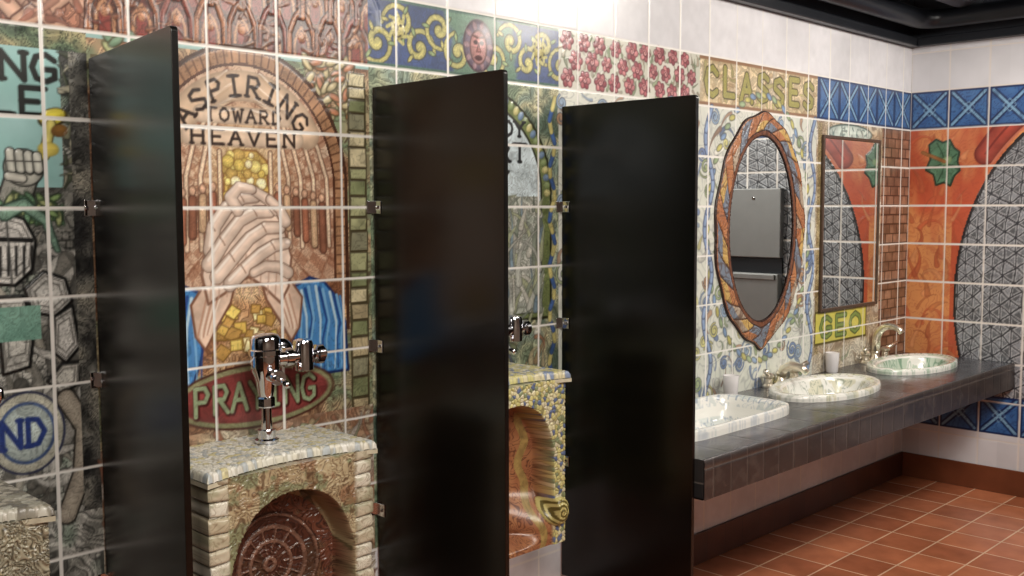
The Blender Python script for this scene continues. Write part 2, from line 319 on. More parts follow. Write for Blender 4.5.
# --- panel 3
x0,x1=.769,1.1116
R(x0,x1,.171,.257,lambda U,V: mix(C(48,66,116)+0*U[...,None],C(82,120,96),sst(.45,.55,fbm(U*14,V*14,2,3)))*(.8+.35*fbm(U*60,V*60,1,3))[...,None])
YS=C(190,182,100);YO=C(34,36,24)
for i in range(11):
    xc=x0+.014+i*.033; zc=.214+(.013 if i%2 else -.013); dd=1 if i%2 else -1
    if abs(xc-.952)<.024: continue
    cv.spiral(xc,zc,.026,1.35,.0068,YO,dd,i);cv.spiral(xc,zc,.026,1.35,.0054,YS,dd,i)
    for j in range(3):
        aa=i+j*2;cv.ell(xc+.022*math.cos(aa),zc+.020*math.sin(aa),.007,.0032,YO,aa);cv.ell(xc+.022*math.cos(aa),zc+.020*math.sin(aa),.0058,.0024,[C(130,154,98),YS][j%2],aa)
for xc in(.815,1.07):
    cv.ell(xc,.220,.012,.015,YO);cv.ell(xc,.220,.0104,.0134,C(196,184,104),0,.004)
    for e_ in(-1,1): cv.ell(xc+e_*.004,.224,.0022,.0016,DK)
    cv.stroke([(xc,.223),(xc-.001,.218)],.0007,DK);cv.stroke([(xc-.004,.212),(xc,.210),(xc+.004,.212)],.001,DK)
    for j in range(9):
        aa=j*.7;cv.stroke([(xc+.011*math.cos(aa),.22+.014*math.sin(aa)),(xc+.017*math.cos(aa+.3),.22+.02*math.sin(aa+.3))],.0022,YS,shade=False)
cv.ell(.952,.214,.028,.035,C(50,28,36));cv.ell(.952,.214,.025,.032,C(100,82,104),0,.003)
for j in range(10):
    aa=j*.628;cv.ell(.952+.021*math.cos(aa),.214+.027*math.sin(aa),.006,.004,C(136,104,112),aa)
cv.ell(.952,.212,.016,.023,C(80,42,42));cv.ell(.952,.212,.0142,.0212,C(180,120,116),0,.005)
for s_ in(-1,1): cv.ell(.952+s_*.0055,.218,.0040,.0030,C(50,22,26));cv.stroke([(.952+s_*.002,.2245),(.952+s_*.010,.2265)],.0014,C(70,30,30))
cv.poly([(.952,.218),(.948,.206),(.956,.206)],C(158,92,88),0,C(80,36,36),.0007);cv.ell(.952,.198,.007,.0036,C(60,22,26))
for z in(.1735,.2545): cv.stroke([(x0,z),(x1,z)],.0028,C(64,96,82),shade=False)
cv.overlay(x0,x1,.171,.257,40,1,C(24,30,30),.4)
R(x0,x1,-.43,.171,engraved([C(105,124,98),C(160,166,130),C(120,140,126),C(188,180,138),C(74,90,76)],26,3,C(40,46,34),2.6))
cv.poly([(.94+.155*math.cos(t),.02+.145*math.sin(t)) for t in np.linspace(math.pi,0,30)]+[(1.095,-.16),(.785,-.16)],C(94,106,62),0,C(30,30,15),.002)
for i in range(40):
    t=math.pi*i/39;cv.ell(.94+.147*math.cos(t),.02+.137*math.sin(t),.007,.005,[C(178,170,110),C(112,128,82),C(92,114,142)][i%3],t,.003)
cv.poly([(.94+.135*math.cos(t),.02+.125*math.sin(t)) for t in np.linspace(math.pi,0,30)]+[(1.075,-.15),(.805,-.15)],C(186,202,208),0,C(40,40,30),.0018)
cv.text('ENJOY',.985,.108,.018,.020,.0022,C(30,30,32),serif=True);cv.text('ART',1.0,.075,.022,.024,.0026,C(30,30,32),1.4,serif=True);cv.text('DAILY',.955,.04,.018,.018,.0020,C(30,30,32))
q=cv.sl(.83,1.07,-.15,.015);cv.c[q]=engraved([C(176,178,168),C(130,138,126),C(200,199,188),C(146,154,124)],28,0,C(70,72,60),3)(cv.U[q],cv.V[q])
cv.curls(.83,1.08,-.18,.015,170,[C(186,188,178),C(135,144,130),C(160,166,128),C(108,118,104),C(204,201,188),C(115,142,162)],.0065,.08,C(46,48,40),24,1.5,.6)
cv.curls(.80,1.09,-.42,-.18,120,[C(160,132,94),C(122,138,104),C(188,174,132),C(95,112,142),C(140,96,72)],.005,.05,C(50,40,30))
for z in np.arange(-.42,.15,.016):
    cv.stroke([(1.098+.006*math.sin(z*90),z),(1.098+.006*math.sin((z+.016)*90),z+.016)],.0042,C(52,78,130) if int(z*62)%2 else C(178,166,98))
cv.overlay(x0,x1,-.43,.06,36,0,C(30,32,26),.35)
# --- panel 4 bands
x2=1.47
R(x1,x2,.171,.257,lambda U,V: mix(C(210,202,194)+0*U[...,None],C(178,184,162),fbm(U*30,V*30,0,3)))
cv.curls(x1,x2,.173,.255,110,[C(130,145,106),C(105,122,88),C(186,178,160),C(160,140,120)],.0028,.03,C(96,100,76))
for r_ in range(3):
    for i in range(10):
        xc=x1+.02+i*.037+(r_%2)*.018+(rng.rand()-.5)*.006;zc=.187+r_*.0275+(rng.rand()-.5)*.004
        if xc>x2-.01: continue
        s0=.0105+.003*rng.rand()
        for j in range(6):
            aa=j*1.047+i;px,pz=xc+s0*.62*math.cos(aa),zc+s0*.62*math.sin(aa)
            cv.ell(px,pz,s0*.62,s0*.5,C(84,30,38),aa);cv.ell(px,pz,s0*.52,s0*.40,[C(156,76,82),C(132,56,64),C(184,110,112)][j%3],aa,.0015)
        cv.ell(xc,zc,s0*.5,s0*.5,C(84,28,36));cv.spiral(xc,zc,s0*.45,1.5,.0014,C(196,130,128))
R(x2,1.875,.171,.257,engraved([C(212,190,152),C(198,176,134),C(216,198,168)],20,1,C(140,112,78),1.5,.4))
cv.curls(x2,1.875,.176,.252,50,[C(206,186,150),C(176,148,108),C(166,160,98)],.004,.04,C(140,114,80))
for w,cc in((.0074,C(58,50,26)),(.0052,C(142,136,66))):
    for i,(ch,zo) in enumerate(zip('CLASSES',(0,.003,-.003,.002,-.002,.003,0))):
        cv.text(ch,1.672+(i-3)*.056,.214+zo,.036,.046,w,cc,1.3)
cv.overlay(x2,1.875,.171,.257,34,1,C(100,76,46),.3)
cv.stroke([(x2,.2525),(1.875,.2525)],.003,C(130,94,66));cv.stroke([(x2,.1755),(1.875,.1755)],.003,C(130,94,66))
R(1.875,XE+.01,.171,.257,xtile)
def p4(U,V):
    m,n=ink(U,V,15,1,2.2,.2); base=mix(C(212,211,200)+0*U[...,None],C(192,198,184),fbm(U*30,V*30,0,3))
    return mix(base,C(138,142,140),m*.55)
R(x1,1.875,-.342,.171,p4)
P4=[C(96,118,158),C(126,148,172),C(192,186,118),C(160,122,92),C(136,150,108),C(206,204,190)]
cv.curls(x1,1.87,-.335,.168,230,P4,.0045,.06,C(92,98,114),90)
for i in range(120):
    a=x1+rng.rand()*(1.865-x1);b=-.335+rng.rand()*.50
    if ((a-1.68)/.14)**2+((b+.04)/.20)**2<1: continue
    cl=P4[rng.randint(5)];r_=.010+.012*rng.rand();d_=rng.choice([-1,1]);ph=rng.rand()*6;tt=1.2+rng.rand()
    cv.spiral(a,b,r_,tt,.0044,C(70,78,100),d_,ph);cv.spiral(a,b,r_,tt,.0034,cl,d_,ph)
for i in range(60):
    aa=i/60*6.283;cx,cz=1.675+.178*math.cos(aa),-.042+.245*math.sin(aa)
    cv.ell(cx,cz,.011,.006,C(76,78,70),aa+1.2);cv.ell(cx,cz,.0095,.0048,[C(176,168,92),C(128,148,110),C(108,134,170)][i%3],aa+1.2)
for zz in np.arange(-.33,.16,.02):
    for xx in(1.50,1.862):
        pts=[(xx+.012*math.sin(zz*40),zz),(xx+.012*math.sin((zz+.01)*40),zz+.01),(xx+.012*math.sin((zz+.02)*40),zz+.02)]
        cv.stroke(pts,.0062,C(54,64,94));cv.stroke(pts,.0047,C(122,144,182),.003)
# --- panel 5
R(1.875,XE+.01,-.342,.171,engraved([C(194,185,166),C(176,158,128),C(158,132,104),C(202,197,184)],22,2,C(95,72,54),2,.55))
cv.curls(1.878,2.17,-.34,.168,90,[C(194,185,158),C(160,136,106),C(138,150,120),C(178,160,122)],.0045,.05,C(90,68,50))
def bricks(U,V):
    r=np.floor(V/.021); fx=(U/.036+.5*(r%2));fz=V/.021-r;fx_=fx-np.floor(fx)
    rr=TAB[2][np.floor(fx).astype(int)&255,r.astype(int)&255]
    base=mix(C(138,98,76)+0*U[...,None],C(96,66,50),rr)*(.75+.5*fbm(U*70,V*70,1,3))[...,None]
    m=(fx_<.08)|(fz<.14); return mix(base,C(52,34,26),m)
R(2.17,XE+.01,-.342,.171,bricks)
R(1.882,1.90,-.30,.165,engraved([C(176,158,116),C(124,104,68)],60,1,C(60,40,20),2))
cv.ell(2.02,.150,.10,.019,C(60,80,74));cv.ell(2.02,.150,.095,.016,C(194,209,198));cv.curls(1.94,2.10,.138,.162,26,[C(110,150,140),C(150,160,150)],.002,.02,C(60,80,80))
R(1.885,2.11,-.280,-.215,lambda U,V: mix(C(208,196,76)+0*U[...,None],C(184,170,62),fbm(U*40,V*40,0,3)))
cv.text('GEO',1.995,-.2475,.048,.040,.0062,C(66,80,34),1.35);cv.text('GEO',1.995,-.2475,.048,.040,.0030,C(110,132,56),1.35)
for zz in(-.215,-.280): cv.stroke([(1.885,zz),(2.11,zz)],.0022,C(70,60,20))
for zz in(1.885,2.11): cv.stroke([(zz,-.215),(zz,-.280)],.0022,C(70,60,20))
cv.c*= (.92+.14*fbm(cv.U*9,cv.V*9,3,2))[...,None]; cv.c*=(.96+.08*cv.N)[...,None]
cv.c=soft(cv.c,.86,.94)
cv.grout(.384,T,C(228,225,220))
top=cv.V>.356
cv.c[top]=C(50,52,58); cv.h[top]=0
# ---------------------------------------------------------------- mesh helpers
def grid_mesh(name,P,colors,mat,flip=False,wrap=False):
    n,m=P.shape[:2]; me=bpy.data.meshes.new(name)
    idx=np.arange(n*m).reshape(n,m)
    if wrap: a=idx;b=np.roll(idx,-1,0);Q=np.stack([a[:,:-1],b[:,:-1],b[:,1:],a[:,1:]],-1).reshape(-1,4)
    else: Q=np.stack([idx[:-1,:-1],idx[1:,:-1],idx[1:,1:],idx[:-1,1:]],-1).reshape(-1,4)
    if flip:Q=Q[:,::-1]
    me.vertices.add(n*m);me.vertices.foreach_set('co',P.reshape(-1).astype(np.float32))
    me.loops.add(Q.size);me.loops.foreach_set('vertex_index',Q.reshape(-1).astype(np.int32))
    me.polygons.add(len(Q));me.polygons.foreach_set('loop_start',np.arange(0,Q.size,4,dtype=np.int32))
    try: me.polygons.foreach_set('loop_total',np.full(len(Q),4,dtype=np.int32))
    except Exception: pass
    me.polygons.foreach_set('use_smooth',np.ones(len(Q),dtype=bool))
    me.update(calc_edges=True)
    if colors is not None:
        ca=me.color_attributes.new('paint','FLOAT_COLOR','POINT')
        c=np.ones((n*m,4),np.float32);c[:,:3]=np.clip(colors.reshape(-1,3),0,1)**2.2
        ca.data.foreach_set('color',c.reshape(-1))
    me.validate(); ob=bpy.data.objects.new(name,me);bpy.context.collection.objects.link(ob);me.materials.append(mat);return ob
def new_mat(name): 
    m=bpy.data.materials.new(name);m.use_nodes=True;return m,m.node_tree.nodes,m.node_tree.links,m.node_tree.nodes['Principled BSDF']
def m_paint(name,rough=.25,coat=.3):
    m,n,l,b=new_mat(name);a=n.new('ShaderNodeVertexColor');a.layer_name='paint';l.new(a.outputs[0],b.inputs['Base Color'])
    t=n.new('ShaderNodeTexNoise');t.inputs['Scale'].default_value=30;bp=n.new('ShaderNodeBump');bp.inputs['Strength'].default_value=.12;bp.inputs['Distance'].default_value=.004
    l.new(t.outputs[0],bp.inputs['Height']);l.new(bp.outputs[0],b.inputs['Normal'])
    b.inputs['Roughness'].default_value=rough;b.inputs['Coat Weight'].default_value=coat;b.inputs['Coat Roughness'].default_value=.12;return m
def m_plain(name,col,rough=.4,metal=0,var=.15,scale=12,bump=0):
    m,n,l,b=new_mat(name);t=n.new('ShaderNodeTexNoise');t.inputs['Scale'].default_value=scale
    tc=n.new('ShaderNodeTexCoord');l.new(tc.outputs['Object'],t.inputs[0])
    r=n.new('ShaderNodeMix');r.data_type='RGBA';c=np.array(col)
    r.inputs[6].default_value=(*[x**2.2*(1-var) for x in c],1);r.inputs[7].default_value=(*[min(1,x**2.2*(1+var)) for x in c],1)
    l.new(t.outputs[0],r.inputs[0]);l.new(r.outputs[2],b.inputs['Base Color']);b.inputs['Roughness'].default_value=rough;b.inputs['Metallic'].default_value=metal
    if bump:
        bp=n.new('ShaderNodeBump');bp.inputs['Strength'].default_value=bump;bp.inputs['Distance'].default_value=.003;l.new(t.outputs[0],bp.inputs['Height']);l.new(bp.outputs[0],b.inputs['Normal'])
    return m
M_mural=m_paint('painted_ceramic_tile',.28,.25)
M_glaze=m_paint('painted_glaze',.32,.2)
M_basin=m_paint('glazed_basin',.16,.5)
M_frame=m_paint('painted_frame_glaze',.40,.1)
M_black=m_plain('black_laminate',(.055,.05,.045),.25,0,.2,40,.04)
M_chrome=m_plain('chrome',(.86,.86,.88),.07,1,.02)
M_nickel=m_plain('brushed_champagne_nickel',(.95,.91,.84),.3,1,.03)
M_mirror=m_plain('mirror_glass',(.93,.95,.95),.01,1,.0)
M_dark=m_plain('dark_painted_steel',(.13,.14,.16),.35,.2,.2)
M_grey=m_plain('grey_painted_steel',(.42,.43,.46),.4,.2,.2)
M_steel=m_plain('stainless_steel',(.50,.50,.50),.5,.7,.08)
M_white=m_plain('white_ceramic',(.88,.87,.85),.2,0,.03)
M_wax=m_plain('white_wax',(.97,.94,.90),.5,0,.03)
def empty(name,loc=(0,0,0)):
    e=bpy.data.objects.new(name,None);bpy.context.collection.objects.link(e);e.location=loc;return e
def par(o,p): o.parent=p; o.matrix_parent_inverse=Matrix.Translation(-Vector(p.location)); return o
def mesh_obj(name,vs_,fs,mat,smooth=False,parent=None,bevel=0):
    me=bpy.data.meshes.new(name);me.from_pydata([tuple(v) for v in vs_],[],fs);me.update();me.materials.append(mat)
    if smooth: me.polygons.foreach_set('use_smooth',[True]*len(me.polygons))
    ob=bpy.data.objects.new(name,me);bpy.context.collection.objects.link(ob)
    if bevel:
        b=ob.modifiers.new('bevel','BEVEL');b.width=bevel;b.segments=3;b.limit_method='ANGLE'
    if parent: par(ob,parent)
    return ob
def box(name,a,b,mat,parent=None,bevel=0):
    x0,y0,z0=a;x1,y1,z1=b;x0,x1=min(x0,x1),max(x0,x1);y0,y1=min(y0,y1),max(y0,y1);z0,z1=min(z0,z1),max(z0,z1)
    v=[(x0,y0,z0),(x1,y0,z0),(x1,y1,z0),(x0,y1,z0),(x0,y0,z1),(x1,y0,z1),(x1,y1,z1),(x0,y1,z1)]
    f=[(0,3,2,1),(4,5,6,7),(0,1,5,4),(1,2,6,5),(2,3,7,6),(3,0,4,7)]
    return mesh_obj(name,v,f,mat,parent=parent,bevel=bevel)
def sweep(name,pts,rad,mat,parent=None,n=20,caps=True):
    pts=[Vector(p) for p in pts];rad=[rad]*len(pts) if not hasattr(rad,'__len__') else rad
    t0=(pts[1]-pts[0]).normalized();up=Vector((0,0,1)) if abs(t0.z)<.9 else Vector((1,0,0));nrm=t0.cross(up).normalized()
    V=[];
    for i,p in enumerate(pts):
        t=(pts[min(i+1,len(pts)-1)]-pts[max(i-1,0)]).normalized()
        nrm=(nrm-t*nrm.dot(t)).normalized();bn=t.cross(nrm)
        for j in range(n):
            a=6.28318*j/n;V.append(p+(nrm*math.cos(a)+bn*math.sin(a))*rad[i])
    F=[(i*n+j,i*n+(j+1)%n,(i+1)*n+(j+1)%n,(i+1)*n+j) for i in range(len(pts)-1) for j in range(n)]
    if caps: F+= [tuple(range(n))[::-1],tuple((len(pts)-1)*n+j for j in range(n))]
    return mesh_obj(name,V,F,mat,True,parent)
def lathe(name,prof,loc,mat,parent=None,axis=(0,0,1),n=28,smooth=True):
    ax=Vector(axis).normalized();rot=Vector((0,0,1)).rotation_difference(ax).to_matrix()
    V=[];
    for r,z in prof:
        for j in range(n):
            a=6.28318*j/n;V.append(Vector(loc)+rot@Vector((r*math.cos(a),r*math.sin(a),z)))
    F=[(i*n+j,i*n+(j+1)%n,(i+1)*n+(j+1)%n,(i+1)*n+j) for i in range(len(prof)-1) for j in range(n)]
    if prof[0][0]>1e-4:F.append(tuple(range(n))[::-1])
    if prof[-1][0]>1e-4:F.append(tuple((len(prof)-1)*n+j for j in range(n)))
    o=mesh_obj(name,V,F,mat,smooth,parent)
    if smooth:
        e=o.modifiers.new('edges','EDGE_SPLIT');e.split_angle=math.radians(40)
    return o
def arcpts(c,r,a0,a1,n,e1,e2):
    return [Vector(c)+Vector(e1)*r*math.cos(a0+(a1-a0)*i/n)+Vector(e2)*r*math.sin(a0+(a1-a0)*i/n) for i in range(n+1)]
# ---------------------------------------------------------------- walls
P=np.stack([cv.U*D,-cv.h,(cv.V+H0)*D],-1)
grid_mesh('wall_back',P,cv.c,M_mural)
ys=np.concatenate([np.arange(0,.56,.0022),np.arange(.56,1.85,.03)])
vs2=np.concatenate([np.arange(-H0,-.52,.004),np.arange(-.52,.36,.0022),np.arange(.36,.55,.01)])
ce=Canvas(ys,vs2)
ce.rect(-1,3,-1,1,white)
def orange(U,V):
    n=fbm(U*16,V*7,1,4); m,_=ink(U,V,22,2,2.5,.25)
    base=mix(C(182,76,48)+0*U[...,None],C(208,132,78),sst(.35,.7,n+.25*(U<.1)*sst(.05,-.1,V)))
    return mix(base,C(150,56,40),m*.3)
ce.rect(-1,.70,-.4145,.171,orange)
ce.curls(.002,.13,-.40,.16,60,[C(202,118,68),C(188,90,56),C(214,148,96),C(174,72,46)],.006,.07,C(176,78,50),30,1.4,.5,al=.5)
DC=(.40,-.20);DR=(.292,.42)
def earc(s,a0,a1,n=26): return [(DC[0]-DR[0]*s*math.cos(t),DC[1]+DR[1]*s*math.sin(t)) for t in np.linspace(a0,a1,n)]
ce.stroke(earc(1.09,.75,1.9),.024,C(104,32,26));ce.stroke(earc(1.09,.75,1.9),.021,C(156,60,48))
for sgn in(.95,1.02,1.09,1.15): ce.stroke(earc(sgn,.75,1.9),.0022,C(116,38,32) if sgn!=1.02 else C(186,102,80),shade=False)
def dome():
    cx,cz=DC;q=ce.sl(cx-DR[0]-.01,cx+DR[0]+.01,-.4145,.171);U,V=ce.U[q],ce.V[q]
    x=(U-cx)/DR[0];z=(V-cz)/DR[1];rr=np.hypot(x,z);ins=(rr<1)
    k=8.5;bx=(U-cx)/.26*(1+.3*rr**2)*k;bz=(V-cz)/.26*(1+.2*rr**2)*k
    def ln(a): f=a-np.floor(a);return np.minimum(f,1-f)
    wob=(fbm(U*25,V*25,2,2)-.5)*.55
    a=ln(bx+wob);b=ln(bx*.5+bz*.866+wob*.8);c=ln(-bx*.5+bz*.866-wob*.6)
    d=np.minimum(np.minimum(a,b),c)
    tri=np.floor(bx+wob)*3+np.floor(bx*.5+bz*.866+wob)*7+np.floor(-bx*.5+bz*.866+wob)*13
    tr=TAB[0][tri.astype(int)&255,(tri*3).astype(int)&255]
    col=(C(118,120,126)+0*U[...,None])*(.65+.5*tr[...,None]); col=mix(col,C(178,178,182),(1-sst(.13,.18,d))*.8);col=mix(col,C(42,42,48),1-sst(.03,.085,d))
    col=mix(col,C(50,50,54),ink(U,V,60,1,3,.2)[0]*.4)
    col=mix(col,C(32,28,30),sst(.975,.985,rr)); ce.c[q]=np.where(ins[...,None],col,ce.c[q])
    ce.h[q]=np.where(ins,.004*d,ce.h[q])
dome()
lf=[(.044,.136),(.060,.148),(.075,.140),(.090,.146),(.100,.128),(.112,.118),(.108,.098),(.114,.078),(.102,.066),(.094,.044),(.080,.052),(.062,.046),(.056,.070),(.038,.080),(.048,.104)]
ce.poly(lf,C(78,118,90),.003,C(30,48,36),.0022)
for a,b in((.062,.140),(.106,.114),(.110,.08),(.066,.054),(.046,.084),(.092,.137)): ce.stroke([(.080,.096),((.080+a)/2+.003,(.096+b)/2),(a,b)],.0014,C(40,66,46),shade=False)
ce.ell(.084,.100,.013,.009,C(120,150,104),.5);ce.stroke([(.080,.098),(.03,.12)],.004,C(140,90,50))
def xt2(U,V): return xtile(U+XE,V)
ce.rect(-1,3,.171,.257,xt2); ce.rect(-1,3,-.5,-.4145,lambda U,V: xtile(U+XE,V+.0725))
ce.rect(.70,3,-.4145,.171,white)
ce.c*=(.92+.14*fbm(ce.U*12,ce.V*12,3,2))[...,None]
ce.c=soft(ce.c,.92,.96)
ce.grout(0,T,C(222,214,208),w=.0017)
t2=ce.V>.356;ce.c[t2]=C(50,52,58);ce.h[t2]=0
P=np.stack([XE*D-ce.h,-ce.U*D,(ce.V+H0)*D],-1)
grid_mesh('wall_right',P,ce.c,M_mural)
YB=-4.8;XL=-2.3;ZC=(.55+H0)*D
def m_tiles(name,c1,c2,cm,size,rough,mort=.012,vert=False):
    m,n,l,b=new_mat(name);tc=n.new('ShaderNodeTexCoord');br=n.new('ShaderNodeTexBrick');br.offset=0;br.squash=1
    br.inputs['Scale'].default_value=1;br.inputs['Brick Width'].default_value=size;br.inputs['Row Height'].default_value=size;br.inputs['Mortar Size'].default_value=mort*size;br.inputs['Mortar Smooth'].default_value=.2
    mp=n.new('ShaderNodeMapping')
    if vert=='x': mp.inputs['Rotation'].default_value=(math.pi/2,0,0)
    if vert=='y': mp.inputs['Rotation'].default_value=(math.pi/2,0,math.pi/2)
    l.new(tc.outputs['Object'],mp.inputs[0]);l.new(mp.outputs[0],br.inputs[0])
    for i,c in((1,c1),(2,c2),(3,cm)): br.inputs[i].default_value=(*[(x/255)**2.2 for x in c],1)
    ns=n.new('ShaderNodeTexNoise');ns.inputs['Scale'].default_value=7;ns.inputs['Detail'].default_value=5;l.new(tc.outputs['Object'],ns.inputs[0])
    mx=n.new('ShaderNodeMix');mx.data_type='RGBA';mx.blend_type='MULTIPLY';mx.inputs[0].default_value=.5
    cr=n.new('ShaderNodeValToRGB');cr.color_ramp.elements[0].color=(.45,.4,.38,1);cr.color_ramp.elements[0].position=.3;cr.color_ramp.elements[1].position=.65;l.new(ns.outputs[0],cr.inputs[0])
    l.new(br.outputs[0],mx.inputs[6]);l.new(cr.outputs[0],mx.inputs[7]);l.new(mx.outputs[2],b.inputs['Base Color'])
    bp=n.new('ShaderNodeBump');bp.invert=True;bp.inputs['Strength'].default_value=.5;bp.inputs['Distance'].default_value=.003;l.new(br.outputs['Fac'],bp.inputs['Height']);l.new(bp.outputs[0],b.inputs['Normal'])
    b.inputs['Roughness'].default_value=rough;return m
M_floor=m_tiles('terracotta_floor_tile',(182,112,80),(150,88,62),(212,172,142),.2225,.26,.02)
M_base=m_tiles('brown_baseboard_tile',(92,54,40),(78,46,34),(52,34,28),.15,.35,.012,'x')
M_base2=m_tiles('brown_baseboard_tile_side',(118,68,46),(98,56,40),(60,38,30),.15,.35,.012,'y')
M_wt=m_tiles('cream_wall_tile',(190,180,165),(180,170,155),(160,150,140),.22,.3,.012,'x')
M_wt2=m_tiles('cream_wall_tile_side',(190,180,165),(180,170,155),(160,150,140),.22,.3,.012,'y')
M_slate_f=m_tiles('dark_slate_tile_edge',(62,60,60),(46,46,48),(105,100,96),.0856*D*.5,.3,.03,'x')
xr=XE*D
box('floor',(XL,.05,-.05),(xr+.05,YB,0),M_floor)
box('ceiling',(XL,.05,ZC-.006),(xr+.05,YB,ZC+.05),M_dark)
box('wall_left',(XL-.05,.0,0),(XL,YB,ZC),M_wt2)
box('wall_front',(XL,YB,0),(xr,YB-.05,ZC),M_wt)
bh=.055*D
box('baseboard_back',(XL,0,0),(xr,-.014,bh),M_base,bevel=.003)
box('baseboard_right',(xr,-.014,0),(xr-.014,YB,bh),M_base2,bevel=.003)
zt=(.356+H0)*D
box('trim_back',(XL,0,zt),(xr,-.05,zt+.05),M_dark,bevel=.006)
box('trim_right',(xr,-.05,zt),(xr-.05,YB,zt+.05),M_dark,bevel=.006)
def pipe_run(name,pts,r,mat,coll):
    e=empty(name,pts[0]);sweep('pipe',pts,r,mat,e)
    for c,ax in coll: lathe('coupling',[(r,-.05),(r*1.22,-.05),(r*1.22,.05),(r,.05)],c,mat,e,ax)
    return e
pipe_run('ceiling_pipe',[(XL+.02,-.12,zt+.13),(xr-.25,-.12,zt+.13)]+arcpts((xr-.25,-.25,zt+.13),.13,math.pi/2,0,8,(1,0,0),(0,1,0))[1:]+[(xr-.12,YB+.02,zt+.13)],.055,M_dark,[((3.2,-.12,zt+.13),(1,0,0)),((xr-.12,-1.2,zt+.13),(0,1,0))])
pipe_run('ceiling_pipe',[(XL+.02,-.34,zt+.24),(xr-.03,-.34,zt+.24)],.075,M_grey,[((4.6,-.34,zt+.24),(1,0,0))])
pipe_run('ceiling_pipe',[(xr-.4,-.45,zt+.2),(xr-.4,YB+.02,zt+.2)],.05,M_dark,[((xr-.4,-1.0,zt+.2),(0,1,0))])
# ---------------------------------------------------------------- partitions
zp0=.20;zp1=(.1445+H0)*D
def partition(xp,xf):
    x=xp*D;th=.016;y0=-.012;y1=-.233*D;sk=(xf-xp)*D/abs(y1)
    e=empty('urinal_partition',(x,y0,zp0))
    r=.012;out=[(y0,zp0),(y0,zp1)]+[(y1+r-r*math.sin(t),zp1-r+r*math.cos(t)) for t in np.linspace(0,math.pi/2,6)]+[(y1+r-r*math.cos(t),zp0+r-r*math.sin(t)) for t in np.linspace(0,math.pi/2,6)]
    n=len(out);V=[(x-th/2-a*sk,a,b) for a,b in out]+[(x+th/2-a*sk,a,b) for a,b in out]
    F=[tuple(range(n)),tuple(range(2*n-1,n-1,-1))]+[(i,i+n,(i+1)%n+n,(i+1)%n) for i in range(n)]
    mesh_obj('panel',V,F,M_black,parent=e,bevel=.0015)
    for zb in(-.0,-.170,-.375):
        z=(zb+H0)*D
        for s in(-1,1):
            box('bracket',(x+s*(th/2),-.001,z-.02),(x+s*(th/2+.004),-.05,z+.02),M_chrome,e,.001)
            box('bracket_flange',(x+s*(th/2),-.001,z-.02),(x+s*(th/2+.022),-.005,z+.02),M_chrome,e,.001)
            lathe('screw',[(.006,0),(.006,.003),(.003,.005)],(x+s*(th/2+.004),-.035,z),M_chrome,e,(s,0,0),12)
    return e
for xp,xf in((.430,.398),(.7735,.770),(1.117,1.122)): partition(xp,xf)
